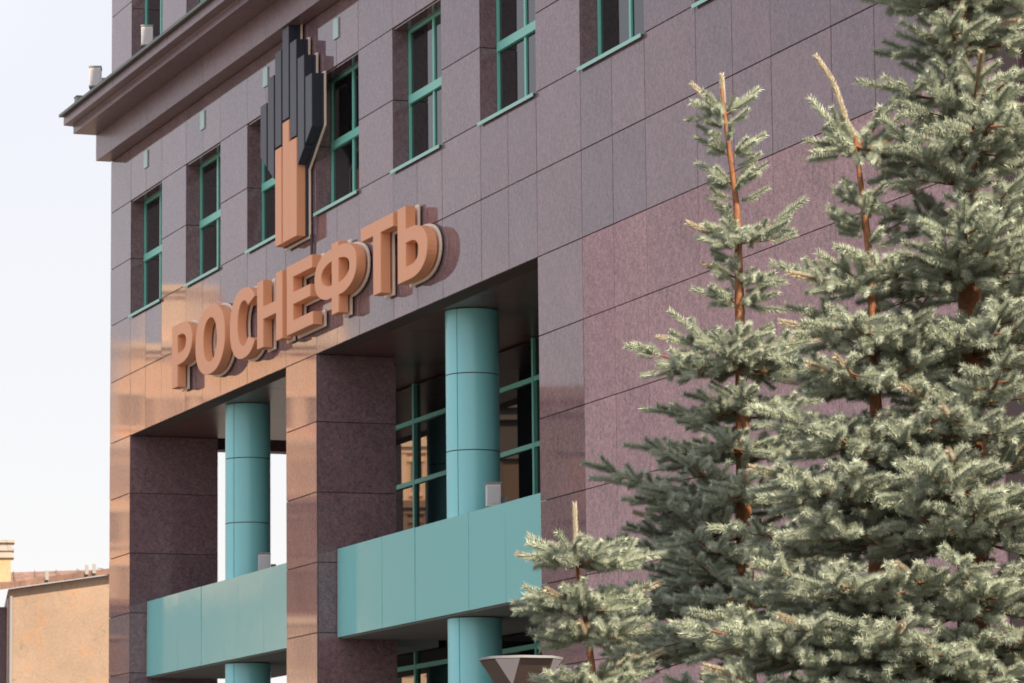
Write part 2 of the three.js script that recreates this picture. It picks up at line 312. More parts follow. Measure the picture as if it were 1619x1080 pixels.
// ---------------------------------------------------------------- the sign: eight letters and an emblem
const BV = .32, BH = .195, CAP = 1.045;
function poly(pts) { const s = new THREE.Shape(); pts.forEach((p, i) => i ? s.lineTo(...p) : s.moveTo(...p)); s.closePath(); return s; }
function sup(cx, cy, a, b, n, t0, t1, k = 28) { const out = []; for (let i = 0; i <= k; i++) { const t = t0 + (t1 - t0) * i / k, c = Math.cos(t), s = Math.sin(t); out.push([cx + a * Math.sign(c) * Math.pow(Math.abs(c), 2 / n), cy + b * Math.sign(s) * Math.pow(Math.abs(s), 2 / n)]); } return out; }
const pathOf = (pts) => { const h = new THREE.Path(); pts.forEach((p, i) => i ? h.lineTo(...p) : h.moveTo(...p)); h.closePath(); return h; };
const P2 = Math.PI / 2;
function bowl(x0, x1, y0, y1, stem) {                                   // a stem joined with a half round bowl: outline and counter
  const cy = (y0 + y1) / 2, b = (y1 - y0) / 2, fx = x0 + (x1 - x0) * .42;
  return { out: sup(fx, cy, x1 - fx, b, 2.2, -P2, P2, 20), inn: [[x0 + stem, y0 + BH], ...sup(fx, cy, x1 - fx - .36, b - BH, 2.2, -P2, P2, 16), [x0 + stem, y1 - BH]] };
}
const glyph = {
  er(w) { const b = bowl(0, w, .36, CAP, BV + .02), s = poly([[0, 0], [BV + .02, 0], [BV + .02, .36], ...b.out, [0, CAP]]); s.holes.push(pathOf(b.inn)); return s; },
  o(w) { const s = poly(sup(w / 2, .52, w / 2, .555, 2.25, 0, Math.PI * 2, 56)); s.holes.push(pathOf(sup(w / 2, .52, w / 2 - .46, .355, 2.2, 0, Math.PI * 2, 44))); return s; },
  es(w) { const o = sup(w * .54, .52, w * .54, .555, 2.25, .62, Math.PI * 2 - .62, 44), i = sup(w * .54, .52, w * .54 - .43, .355, 2.2, .75, Math.PI * 2 - .75, 34).reverse(); return poly([...o, ...i]); },
  en(w) { const m = .43; return poly([[0, 0], [BV, 0], [BV, m], [w - BV, m], [w - BV, 0], [w, 0], [w, CAP], [w - BV, CAP], [w - BV, m + BH], [BV, m + BH], [BV, CAP], [0, CAP]]); },
  ye(w) { const m = .435; return poly([[0, 0], [w, 0], [w, BH], [BV, BH], [BV, m], [w * .9, m], [w * .9, m + BH - .01], [BV, m + BH - .01], [BV, CAP - BH], [w * .97, CAP - BH], [w * .97, CAP], [0, CAP]]); },
  ef(w) {
    const c = w / 2, h = .16, y0 = .24, y1 = CAP - .06, cy = (y0 + y1) / 2, b = (y1 - y0) / 2;
    const R = sup(c, cy, w / 2, b, 2.4, -1.28, 1.28, 28), Lf = sup(c, cy, w / 2, b, 2.4, Math.PI - 1.28, Math.PI + 1.28, 28);
    const s = poly([[c - h, 0], [c + h, 0], [c + h, R[0][1]], ...R, [c + h, R[28][1]], [c + h, CAP], [c - h, CAP], [c - h, Lf[0][1]], ...Lf, [c - h, Lf[28][1]]]);
    s.holes.push(pathOf([[c + h, y0 + BH], ...sup(c, cy, w / 2 - .32, b - BH, 2.4, -1.15, 1.15, 18), [c + h, y1 - BH]]));
    s.holes.push(pathOf([[c - h, y1 - BH], ...sup(c, cy, w / 2 - .32, b - BH, 2.4, Math.PI - 1.15, Math.PI + 1.15, 18), [c - h, y0 + BH]])); return s;
  },
  te(w) { const c = w / 2, h = .165; return poly([[c - h, 0], [c + h, 0], [c + h, CAP - BH], [w, CAP - BH], [w, CAP], [0, CAP], [0, CAP - BH], [c - h, CAP - BH]]); },
  soft(w) { const b = bowl(0, w, 0, .72, BV + .02), s = poly([[0, 0], ...b.out, [BV + .02, .72], [BV + .02, CAP], [0, CAP]]); s.holes.push(pathOf(b.inn)); return s; },
};
const letters = [['er', -60.45, 1.22, 'Р, first'], ['o', -59.03, 1.70, 'О, second'], ['es', -57.05, 1.38, 'С, third'], ['en', -55.56, 1.31, 'Н, fourth'], ['ye', -54.02, 1.30, 'Е, fifth'], ['ef', -52.64, 1.96, 'Ф, sixth'], ['te', -50.47, 1.42, 'Т, seventh'], ['soft', -48.86, 1.23, 'Ь, last']];
for (const [g, x, w, lab] of letters) {
  const t = thing('sign_letter', `orange raised sign letter ${lab} in the row along the granite facade`, 'sign letter', [x, 9.79, 0], 0, 'letters of the orange sign');
  const s = glyph[g](w);
  mesh('letter_body', new THREE.ExtrudeGeometry(s, { depth: .135, bevelEnabled: true, bevelThickness: .006, bevelSize: .005, bevelOffset: -.005, bevelSegments: 1 }).translate(0, 0, .096), orangeMat, t);
  mesh('backing_plate', new THREE.ExtrudeGeometry(s, { depth: .022, bevelEnabled: true, bevelThickness: .003, bevelSize: .03, bevelSegments: 1 }).translate(0, 0, .032), plateMat, t);
  const x0 = g === 'te' || g === 'ef' ? w / 2 : .17;
  mesh('standoff', merge([[x0, .3], [x0, .75]].map(([a, b]) => new THREE.CylinderGeometry(.02, .02, .1, 8).rotateX(P2).translate(a, b, .05))), greyMat, t);
}
{
  const t = mesh('mounting_rail', merge([box(-58.3, -55.7, 10.70, 10.745, .004, .028)]), whiteMat, scene);
  t.userData = { label: 'thin white mounting rail behind the second and third sign letters', category: 'rail' };
  const c = mesh('sign_cable', tube([new THREE.Vector3(-53.42, 11.25, .03), new THREE.Vector3(-53.43, 11.0, .025), new THREE.Vector3(-53.42, 10.8, .03)], .022, .022), jointMat, scene);
  c.userData = { label: 'short dark cable between the emblem and the sign letters below it', category: 'cable' };
}
{
  const e = thing('sign_emblem', 'tall stepped emblem of black bars over orange bars on the facade', 'emblem', [-54.06, 0, 0]);
  const pw = .385, tops = [13.57, 13.93, 14.25, 14.56, 14.25, 13.93, 13.57];
  const lowAt = (u) => { const a = Math.abs(u); return a <= .56 ? 12.27 : 12.27 + (a - .56) * .66; };
  const orTop = [12.74, 13.09, 12.74];
  for (let k = 0; k < 7; k++) {
    const u0 = (k - 3.5) * pw + .034, u1 = (k - 2.5) * pw - .034, mid = k >= 2 && k <= 4;
    const b0 = mid ? orTop[k - 2] + .03 : lowAt(u0), b1 = mid ? orTop[k - 2] + .03 : lowAt(u1);
    mesh('black_bar', new THREE.ExtrudeGeometry(poly([[u0, b0], [u1, b1], [u1, tops[k]], [u0, tops[k]]]), { depth: .13, bevelEnabled: true, bevelThickness: .006, bevelSize: .005, bevelOffset: -.005, bevelSegments: 1 }).translate(0, 0, .1), blackMat, e);
    if (mid) mesh('orange_bar', new THREE.ExtrudeGeometry(poly([[u0 - (k === 4 ? .064 : 0), 11.24], [u1, 11.24], [u1, orTop[k - 2]], [u0 - (k === 4 ? .064 : 0), orTop[k - 2]]]), { depth: .13, bevelEnabled: true, bevelThickness: .006, bevelSize: .005, bevelOffset: -.005, bevelSegments: 1 }).translate(0, 0, .1), orangeMat, e);
  }
  const half = []; for (let k = 3; k < 7; k++) { half.push([(k === 3 ? 0 : (k - 3.5) * pw), tops[k]], [(k - 2.5) * pw, tops[k]]); }
  const ol = [...half, [1.3475, lowAt(1.3475)], [.6, 12.26], [.585, 12.26], [.585, 11.23]], all = [...ol, ...ol.slice().reverse().map(([x, y]) => [-x, y])].filter(([x, y], i) => !(x === 0 && i > 0));
  const sh = poly(all.map(([x, y]) => [x, y]).reverse());
  mesh('core_panel', new THREE.ExtrudeGeometry(sh, { depth: .03, bevelEnabled: true, bevelThickness: .003, bevelSize: .0, bevelSegments: 1 }).translate(0, 0, .064), blackMat, e);
  mesh('backing_plate', new THREE.ExtrudeGeometry(sh, { depth: .022, bevelEnabled: true, bevelThickness: .003, bevelSize: .03, bevelSegments: 1 }).translate(0, 0, .03), plateMat, e);
}

// ---------------------------------------------------------------- street lamp at the lower edge
{
  const t = thing('street_lamp', 'street lamp with tapering head of brown and white panels before the balcony', 'street lamp', [-28.05, 0, 6.37], .08);
  const y0 = 3.14, y1 = 3.345, a = .14, b = .29, c = .145;               // square foot, eight-cornered rim
  const brown = new THREE.MeshStandardMaterial({ color: lin(.075, .05, .045), roughness: .35 }), white = new THREE.MeshPhysicalMaterial({ color: lin(.34, .31, .34), roughness: .25 });
  const q = [[1, 1], [-1, 1], [-1, -1], [1, -1]], bot = q.map(([x, z]) => new THREE.Vector3(x * a, y0, z * a));
  const tri = (...p) => { const g = new THREE.BufferGeometry(), v = []; const cen = p.reduce((s, k) => s.add(k), new THREE.Vector3()).multiplyScalar(1 / p.length); const inn = p.map((k) => new THREE.Vector3(k.x * .94, k.y + .002, k.z * .94)); const pushT = (A, B, C) => v.push(A.x, A.y, A.z, B.x, B.y, B.z, C.x, C.y, C.z); for (let i = 1; i < p.length - 1; i++) { pushT(p[0], p[i], p[i + 1]); pushT(inn[0], inn[i + 1], inn[i]); } for (let i = 0; i < p.length; i++) { const n = (i + 1) % p.length; pushT(p[i], inn[i], p[n]); pushT(p[n], inn[i], inn[n]); } g.setAttribute('position', new THREE.Float32BufferAttribute(v, 3)); g.computeVertexNormals(); return g; };
  for (let k = 0; k < 4; k++) {
    const n = (k + 1) % 4, A = bot[k], B = bot[n], dx = (A.x + B.x) / 2 / a, dz = (A.z + B.z) / 2 / a;
    const U = new THREE.Vector3(dx * b + (dx ? 0 : Math.sign(A.x) * c), y1, dz * b + (dz ? 0 : Math.sign(A.z) * c)), W = new THREE.Vector3(dx * b + (dx ? 0 : Math.sign(B.x) * c), y1, dz * b + (dz ? 0 : Math.sign(B.z) * c));
    mesh('metal_panel', tri(A, B, W, U), brown, t);
    const mx = (n + 1) % 4, D = bot[mx], ex = (B.x + D.x) / 2 / a, ez = (B.z + D.z) / 2 / a;
    const Z = new THREE.Vector3(ex * b + (ex ? 0 : Math.sign(B.x) * c), y1, ez * b + (ez ? 0 : Math.sign(B.z) * c));
    mesh('glass_panel', tri(B, Z, W), white, t);
  }
  mesh('lid', new THREE.CylinderGeometry(.335, .335, .02, 8, 1).rotateY(Math.PI / 8).translate(0, y1 + .014, 0), greyMat, t);
  for (const [x, z] of q) mesh('stay', box(x * .1 - .02, x * .1 + .02, 2.5, y0 - .001, z * .1 - .02, z * .1 + .02), greyMat, t);
  mesh('post', merge([new THREE.CylinderGeometry(.05, .05, 3.2, 16).translate(0, 1.6, 0), new THREE.CylinderGeometry(.17, .17, .06, 16).translate(0, 2.47, 0), new THREE.CylinderGeometry(.09, .12, .9, 16).translate(0, .45, 0)]), brown, t);
}

// ---------------------------------------------------------------- other buildings
const stuccoMap = colorTex(1024, (u, v) => {                            // worn ochre render with stains and patches
  const a = fbm(u, v, 3, 51, 5), b = fbm(u, v, 9, 57, 5), f = fbm(u, v, 100, 60, 2); const k = .86 + .30 * (a - .5) + .2 * (f - .5), p = b > .6 ? Math.min(1, (b - .6) * 9) : 0, c = Math.abs(fbm(u, v, 5, 66, 4) - .5) < .008 ? .82 : 1;
  return [(.37 + .03 * p) * k * c, (.262 - .006 * p) * k * c, (.192 - .02 * p) * k * c];
}); stuccoMap.repeat.set(.22, .22);
const ochre = new THREE.MeshStandardMaterial({ map: stuccoMap, roughness: .95 });
const rust = colorTex(512, (u, v) => { const k = .75 + .8 * (fbm(u, v, 6, 71, 5) - .5), s = fbm(u, v * .2, 40, 73, 3); return [.27 * k + .1 * (s - .5), .15 * k + .06 * (s - .5), .11 * k + .05 * (s - .5)]; }); rust.repeat.set(.4, .4);
const rustMat = new THREE.MeshStandardMaterial({ map: rust, roughness: .8 });
{
  const t = thing('stucco_building', 'low building with ochre render wall and rusty metal roof left of the granite corner', 'building', [-127, 0, -13.6], 1.36);
  // local x runs along the wall to the right, local z towards the viewer
  const eave = (x) => 11.74 + (x + 1.1) * .145;
  mesh('wall', metreUV(new THREE.ExtrudeGeometry(poly([[-1.1, 0], [5, 0], [5, eave(5)], [-1.1, eave(-1.1)]]), { depth: 8, bevelEnabled: false }).translate(0, 0, -8)), ochre, t);
  mesh('annexe', box(-6, -1.135, 0, 11.2, -8, -.9), graniteDark, t);
  mesh('side_wall', box(-1.13, -1.105, 0, 11.5, -8, -.02), graniteDark, t);
  mesh('pipe', tube([new THREE.Vector3(-1.0, .2, .08), new THREE.Vector3(-1.0, 11.5, .08)], .06, .06, 8), greyMat, t);
  const roofG = new THREE.BufferGeometry();
  { const e = [[-1.75, eave(-1.75) + .2, .32], [5.1, eave(5.1) + .2, .32], [5.1, 12.85, -4], [-1.75, 12.62, -4]], lo = e.map(([x, y, z]) => [x, y - .2, z]), v = []; const Q = (a, b, c, d) => v.push(...a, ...b, ...c, ...a, ...c, ...d); Q(e[0], e[1], e[2], e[3]); Q(lo[0], lo[1], e[1], e[0]); Q(lo[3], lo[0], e[0], e[3]); Q(lo[1], lo[2], e[2], e[1]); Q(lo[3], lo[2], lo[1], lo[0]); Q(lo[2], lo[3], e[3], e[2]); roofG.setAttribute('position', new THREE.Float32BufferAttribute(v, 3)); roofG.computeVertexNormals(); metreUV(roofG); }
  mesh('roof', roofG, rustMat, t);
  for (const x of [.2, 1.55, 1.8]) mesh('roof_post', box(x - .06, x + .06, eave(x) + .1, eave(x) + .42, .33, .4), concrete, t);
  for (let k = 0; k < 9; k++) { const x = -1.6 + k * .74; mesh('roof_seam', tube([new THREE.Vector3(x, eave(x) + .215, .3), new THREE.Vector3(x, 12.66 + (x + 1.75) * .0336, -3.9)], .014, .014, 5), rustMat, t); }
  const ch = mesh('chimney', box(-2.0, -1.0, 11.9, 12.88, -1.6, -.8), new THREE.MeshStandardMaterial({ map: stuccoMap, color: lin(1.4, 1.45, 1.2), roughness: .9 }), t);
  mesh('chimney_cap', merge([box(-2.08, -.9, 12.885, 12.97, -1.68, -.72), box(-2.03, -.95, 12.975, 13.12, -1.63, -.77), box(-2.08, -.9, 13.125, 13.2, -1.68, -.72), box(-2.02, -.96, 13.205, 13.4, -1.62, -.78), box(-2.1, -.88, 13.405, 13.5, -1.7, -.7)]), new THREE.MeshStandardMaterial({ map: stuccoMap, color: lin(1.2, 1.5, 1.8), roughness: .9 }), ch);
}
// across the street, sunlit: it stands outside the frame and shows as warm reflections in the polished granite
const peach = new THREE.MeshStandardMaterial({ color: lin(.88, .52, .31), roughness: .9 }), cream = new THREE.MeshStandardMaterial({ color: lin(.84, .60, .42), roughness: .9 }), farGlass = new THREE.MeshStandardMaterial({ color: lin(.16, .09, .06), roughness: .4 });
function ornateBlock(t, x0, x1, y0, y1, z, depth, wall, trim, nx, storey, s = 1) {
  mesh('wall', box(x0, x1, y0, y1, z - depth, z), wall, t);
  const c = mesh('cornice', merge([box(x0 - .35, x1 + .35, y1 - .5, y1 - .02, z - depth - .3, z + .45), box(x0 - .15, x1 + .15, y1 - .9, y1 - .52, z, z + .22)]), trim, t);
  const w = (x1 - x0) / nx;
  for (let i = 0; i < nx; i++) for (let y = y0 + .9; y + 2.3 < y1 - .9; y += storey) {
    const cx = x0 + (i + .5) * w, f = mesh('window', merge([box(cx - .75 * s, cx - .55 * s, y - .1, y + 2.0, z + .005, z + .12), box(cx + .55 * s, cx + .75 * s, y - .1, y + 2.0, z + .005, z + .12), box(cx - .85 * s, cx + .85 * s, y + 2.01, y + 2.25, z + .005, z + .22), box(cx - .85 * s, cx + .85 * s, y - .28, y - .11, z + .005, z + .2)]), trim, t);
    mesh('pane', box(cx - .54 * s, cx + .54 * s, y, y + 2.0, z + .006, z + .03), farGlass, f);
  }
  for (let i = 0; i <= nx; i++) mesh('pilaster', box(x0 + i * w - .16, x0 + i * w + .16, y0, y1 - .92, z + .003, z + .16), trim, t);
}
{
  const t = thing('stepped_tower', 'peach stucco stepped tower down the street seen only mirrored in the granite', 'building', [-240, 0, 54.5], Math.atan2(.93, -.36));
  ornateBlock(t, -7.4, 9.6, 13, 31.0, 0, 16, peach, cream, 11, 3.4, .6);
  mesh('base', box(-7.4, 9.6, 0, 12.98, -16, 0), cream, t);
  ornateBlock(t, -7.0, 8.6, 31.02, 37.6, -.8, 13, peach, cream, 9, 3.1, .6);
  ornateBlock(t, 2.2, 5.6, 37.62, 41.6, -1.6, 6, cream, cream, 3, 2.6, .5);
  mesh('spire', merge([new THREE.CylinderGeometry(.1, 1.3, 5, 8).translate(-5.6, 40.1, -5)]), cream, t);
}
{
  const T = Math.atan2(.93, -.36), brick = new THREE.MeshStandardMaterial({ color: lin(.27, .165, .12), roughness: .9 }), slate = new THREE.MeshStandardMaterial({ color: lin(.085, .085, .09), roughness: .8 });
  const a = thing('russet_house', 'russet brick house over a cream base below the far tower, seen only mirrored', 'building', [-236, 0, 53], T);
  ornateBlock(a, -9, -1.2, 0, 18.6, 2, 8, cream, cream, 4, 3.6, .7); ornateBlock(a, -9, -1.4, 18.62, 26.4, 1, 6, brick, brick, 5, 3.4, .6);
  const b = thing('slate_house', 'dark slate clad house beside the far tower, seen only mirrored in the teal panels', 'building', [-236, 0, 53], T);
  ornateBlock(b, -1.1, 30, 0, 20.2, 1, 8, slate, brick, 9, 3.6);
}
{
  const wl = new THREE.MeshStandardMaterial({ color: lin(.10, .075, .065), roughness: .9 });
  const t = thing('brown_block', 'brown apartment block across the street seen only mirrored in the granite pier', 'building', [-121, 0, 36], Math.atan2(.93, -.36));
  ornateBlock(t, -12, 13.2, 0, 18.8, 0, 12, wl, new THREE.MeshStandardMaterial({ color: lin(.13, .10, .085), roughness: .9 }), 7, 3.4);
}

// ---------------------------------------------------------------- spruces
camera.updateMatrixWorld(true);
const camR = new THREE.Vector3().setFromMatrixColumn(camera.matrixWorld, 0), camU = new THREE.Vector3().setFromMatrixColumn(camera.matrixWorld, 1), camF = new THREE.Vector3().setFromMatrixColumn(camera.matrixWorld, 2).negate();
function at(x, y, d) { const r = camF.clone().addScaledVector(camR, (x - 809.5) / 6000).addScaledVector(camU, -(y - 540) / 6000); return r.multiplyScalar(d / Math.hypot(r.x, r.z)).add(camera.position); }
const barkMap = colorTex(256, (u, v) => { const k = .7 + .9 * (fbm(u, v, 8, 81, 4) - .5) + .5 * (fbm(u, v, 60, 83, 2) - .5); return [.36 * k, .15 * k, .07 * k]; }); barkMap.repeat.set(5, 3);
const barkMat = new THREE.MeshStandardMaterial({ map: barkMap, roughness: .85 });
const twigMat = new THREE.MeshStandardMaterial({ map: barkMap, color: lin(.8, .75, .75), roughness: .9 });
const needleMat = new THREE.MeshStandardMaterial({ vertexColors: true, roughness: .6 });
function shootGeo(seed, n, slim, tan) {                                 // a bottlebrush: woody axis and stiff needles; 1 unit long, along +y
  const r = rng(seed), pos = [], col = [], nor = [];
  const ax = 5, R = .022;
  for (let k = 0; k < ax; k++) { const a = k / ax * 6.2832, b = (k + 1) / ax * 6.2832; const A = [Math.cos(a) * R, 0, Math.sin(a) * R], B = [Math.cos(b) * R, 0, Math.sin(b) * R]; pos.push(...A, 0, 1, 0, ...B); for (let q = 0; q < 3; q++) col.push(.36, .24, .15); }
  const v = new THREE.Vector3(), t = new THREE.Vector3(), u = new THREE.Vector3(), w = new THREE.Vector3();
  for (let i = 0; i < n; i++) {
    const y = .02 + .90 * (i + r() * .6) / n, a = i * 2.39996 + r() * .6, lean = (slim ? .75 : .58) + .5 * Math.max(0, y - .7) / .3 + .3 * (r() - .5);
    v.set(Math.cos(a), 0, Math.sin(a)); t.copy(v).add(new THREE.Vector3(0, lean, 0)).normalize();
    const len = (slim ? .17 : .2) * (.8 + .35 * r()), hw = .012 + .006 * r();
    u.crossVectors(t, v).normalize(); w.crossVectors(u, t).normalize();
    const b = [v.x * R * .5, y * 1, v.z * R * .5], tip = [b[0] + t.x * len, b[1] + t.y * len * .85, b[2] + t.z * len];
    const q = [[u.x * hw, u.y * hw, u.z * hw], [-u.x * hw * .6 + w.x * hw, -u.y * hw * .6 + w.y * hw, -u.z * hw * .6 + w.z * hw], [-u.x * hw * .6 - w.x * hw, -u.y * hw * .6 - w.y * hw, -u.z * hw * .6 - w.z * hw]].map((o) => [b[0] + o[0], b[1] + o[1], b[2] + o[2]]);
    const k = .82 + .36 * r(), c = tan ? [.50 * k, .435 * k, .33 * k] : [.35 * k, .385 * k, .30 * k];
    for (let e = 0; e < 3; e++) { pos.push(...q[e], ...tip, ...q[(e + 1) % 3]); for (let z = 0; z < 3; z++) col.push(...c); }
  }
  const g = new THREE.BufferGeometry(); g.setAttribute('position', new THREE.Float32BufferAttribute(pos, 3)); g.setAttribute('color', new THREE.Float32BufferAttribute(col, 3)); g.computeVertexNormals(); return g;
}
const shootGeos = [shootGeo(1, 190), shootGeo(2, 170), shootGeo(3, 150)], leaderGeo = shootGeo(9, 340, true, true);
const UP = new THREE.Vector3(0, 1, 0);
function spruce(seed, label, D, trunkPx, topR, whorls, fill) {
  const r = rng(seed), root = trunkPx[trunkPx.length - 1], foot = at(root[0], root[1], D), base = new THREE.Vector3(foot.x, 0.06, foot.z);
  const t = thing('spruce_tree', label, 'spruce', base.toArray(), 0, 'young blue spruces before the building');
  const loc = (v) => v.clone().sub(base);
  const tp = trunkPx.map(([x, y, dd = 0]) => loc(at(x, y, D + dd))), inv = [...tp].reverse();
  const pts = [new THREE.Vector3(0, 0, 0), ...inv.map((p) => p)];
  const H = tp[0].y; mesh('trunk', tube(pts, .018 + .012 * H, topR, 9, 60), barkMat, t);
  const small = H < 3, low = loc(at(trunkPx[0][0], small ? 1260 : 1250, D)).y;
  const curve = new THREE.CatmullRomCurve3(pts), trunkAt = (y) => { let lo = 0, hi = 1; for (let k = 0; k < 24; k++) { const m = (lo + hi) / 2; if (curve.getPoint(m).y < y) lo = m; else hi = m; } return curve.getPoint(lo); };
  const shoots = [[], [], []], leaders = [];
  const put = (p, dir, len, wide = 1, tone = 1, leader) => {
    const m = new THREE.Matrix4().compose(p, new THREE.Quaternion().setFromUnitVectors(UP, dir.clone().normalize()).multiply(new THREE.Quaternion().setFromAxisAngle(UP, r() * 6.28)), new THREE.Vector3(wide, len, wide));
    (leader ? leaders : shoots[Math.floor(r() * 3)]).push([m, tone]);
  };
  function branch(p0, p1, dens = 1, keen = 1) {
    const ax = p1.clone().sub(p0), len = ax.length(), dir = ax.clone().normalize(), side = new THREE.Vector3().crossVectors(dir, UP).normalize(), nrm = new THREE.Vector3().crossVectors(side, dir).normalize();
    const sag = len * (.04 + .07 * r()), at1 = (q) => p0.clone().addScaledVector(ax, q).addScaledVector(UP, -sag * Math.sin(q * Math.PI));
    const woods = [tube([at1(0), at1(.33), at1(.66), at1(1)], .005 + .010 * len, .0035, 5, 8)];
    const n = Math.max(2, Math.round(len / .06)), start = len > .3 ? .22 : .1;
    for (let i = 0; i < n; i++) {
      const q = start + (.97 - start) * (i + r() * .6) / n, s = i % 2 ? 1 : -1, p = at1(q), l = Math.min(.26, (1 - q) * len * .5 + .03) * (.7 + .6 * r());
      const d = dir.clone().multiplyScalar(.62).addScaledVector(side, s * (.7 + .25 * r())).addScaledVector(nrm, (r() - .5) * .5 - .05).normalize();
      const e = p.clone().addScaledVector(d, l).addScaledVector(UP, -.10 * l);
      if (l > .06) {
        woods.push(tube([p, e], .004, .002, 4, 2));
        const m = Math.max(1, Math.round(l / .042 * dens)), sd = new THREE.Vector3().crossVectors(d, nrm).normalize();
        for (let k = 0; k < m; k++) {
          const z = (k + .3 + .5 * r()) / m, o = p.clone().lerp(e, z), s2 = k % 2 ? 1 : -1;
          put(o, d.clone().multiplyScalar(.72).addScaledVector(sd, s2 * (.6 + .4 * r())).addScaledVector(nrm, .2 + .8 * (r() - .4)), .065 + .035 * r(), .1 + .02 * r(), .82 + .38 * r());
        }
      }
      put(e, d.clone().addScaledVector(nrm, .35 * r() - .05), .085 + .04 * r(), .105 + .015 * r(), .82 + .38 * r());
    }
    for (let i = 0; i < len / .032; i++) { const q = .08 + .92 * r(); put(at1(q), dir.clone().multiplyScalar(.55).addScaledVector(nrm, r() * 1.5 - .45).addScaledVector(side, (r() - .5) * 1.7), .06 + .03 * r(), .1 + .02 * r(), .82 + .38 * r()); }
    const tipDir = dir.clone().addScaledVector(nrm, .12);
    if (r() < .2 * keen) put(p1, tipDir, .12 * keen + .04 * r(), .1, 1, true); else put(p1, tipDir, .12 * keen + .04 * r(), .11, .82 + .38 * r()); for (const s of [-1, 1]) if (r() < .85) put(p1, dir.clone().multiplyScalar(.8).addScaledVector(side, s * .6).addScaledVector(nrm, .1 + .35 * r()), .08 + .03 * r(), .105, .82 + .38 * r());
    mesh('branch', merge(woods), twigMat, t);
  }
  for (const [y, list] of whorls) for (const [tx, ty, dz = 0, dens = 1, keen = 1] of list) { const tip = loc(at(tx, ty, D + dz)), yb = loc(at(trunkPx[0][0], y, D)).y; const p0 = trunkAt(yb), v = tip.clone().sub(p0), q = v.length(); branch(p0, p0.clone().addScaledVector(v, Math.max(.3, 1 - .12 / q)), dens, keen); }
  fill({ r, branch, trunkAt, loc, put, H, base, y: (py) => loc(at(trunkPx[0][0], py, D)).y });
  // the skirt of the tree, below the picture
  for (let k = 0, y = low; y > .35; y -= .24, k++) { const p = trunkAt(y), n = small ? 4 : 6; for (let i = 0; i < n; i++) { const a = (i + .5 * (k % 2) + .3 * r()) / n * 6.283, l = (small ? .22 : .6) + .04 * k; branch(p, p.clone().add(new THREE.Vector3(Math.cos(a) * l, -.02 * l, Math.sin(a) * l)), .7); } }
  for (let k = 0; k < 3; k++) addInst(shootGeos[k], shoots[k], 'needle_shoots');
  if (leaders.length) addInst(leaderGeo, leaders, 'leader_shoots');
  function addInst(g, list, name) {
    const im = new THREE.InstancedMesh(g, needleMat, list.length); im.name = name; im.userData.kind = 'stuff'; im.castShadow = im.receiveShadow = true;
    const c = new THREE.Color(); list.forEach(([m, tone], i) => { im.setMatrixAt(i, m); c.setRGB(tone, tone, tone); im.setColorAt(i, c); }); t.add(im);
  }
  return t;
}
function leader(f, p, dir, len, wide) { f.put(p, dir, len, wide, 1.05, true); }
function ring(f, y, n, len, rise, seed0 = 0, dens = 1) {               // a whorl of branches all round
  const p = f.trunkAt(y);
  for (let k = 0; k < n; k++) { const a = seed0 + k / n * 6.283 + (f.r() - .5) * .5, l = len * (.8 + .4 * f.r()); f.branch(p, p.clone().add(new THREE.Vector3(Math.cos(a) * l, rise * l + (f.r() - .5) * .12 * l, Math.sin(a) * l)), dens); }
}
function sprigs(f, y0, y1, n, len) {                                   // short shoots straight from the trunk
  for (let i = 0; i < n; i++) { const y = y0 + (y1 - y0) * f.r(), p = f.trunkAt(y), a = f.r() * 6.283, l = len * (.6 + .7 * f.r()); const e = p.clone().add(new THREE.Vector3(Math.cos(a) * l, .18 * l, Math.sin(a) * l)); const d = e.clone().sub(p); f.put(p.clone().addScaledVector(d, .25), d, .06 + .03 * f.r(), .09, .82 + .38 * f.r()); f.put(p.clone().addScaledVector(d, .6), d.clone().add(new THREE.Vector3(0, .4 * l, 0)), .065 + .03 * f.r(), .09, .82 + .38 * f.r()); }
}
// the slim spruce with a bare pale leader, left of the big one
spruce(101, 'slim spruce with a bare orange stem near its top, second tree from the left', 14, [[1141, 140], [1143, 160], [1152, 230], [1165, 330], [1168, 420], [1170, 520], [1174, 700], [1178, 900], [1180, 1080]], .006, [
  [180, [[1108, 152, 0], [1110, 172, -.05], [1180, 160, .03]]], [245, [[1122, 232], [1190, 228]]], [290, [[1128, 276], [1190, 276]]],
  [385, [[1084, 358, -.03], [1150, 338, -.15], [1274, 322, -.05], [1240, 360, -.2]]], [440, [[1124, 426], [1238, 452, -.1]]], [478, [[1108, 466], [1228, 470, -.1]]],
  [575, [[984, 552, -.1], [1060, 500, -.05], [1130, 530, -.3], [1290, 520, .1], [1260, 560, -.25]]], [640, [[1078, 628, 0], [1100, 655, -.2], [1270, 640, .1]]], [700, [[1078, 668, .1], [1082, 712, .05], [1290, 700]]],
  [775, [[922, 738, -.15], [1060, 720, -.35], [1340, 760, .1]]], [850, [[1000, 815, .05], [980, 840, .2], [1060, 800, -.3]]], [930, [[1010, 900, .1], [1000, 930, -.1], [1080, 880, -.4]]],
], (f) => {
  const top = f.trunkAt(f.y(160)); leader(f, f.trunkAt(f.y(165)), new THREE.Vector3(-.08, 1, 0), .125, .085);
  sprigs(f, f.y(330), f.y(190), 18, .07); sprigs(f, f.y(520), f.y(340), 16, .08);
  sprigs(f, f.y(900), f.y(520), 26, .09);
  for (const [y, n, l] of [[545, 3, .18], [585, 4, .22], [650, 4, .25], [715, 5, .28], [790, 6, .36], [870, 6, .42], [945, 7, .48], [1020, 8, .52], [1100, 8, .58]]) ring(f, f.y(y), n, l, .05, f.r() * 6);
});
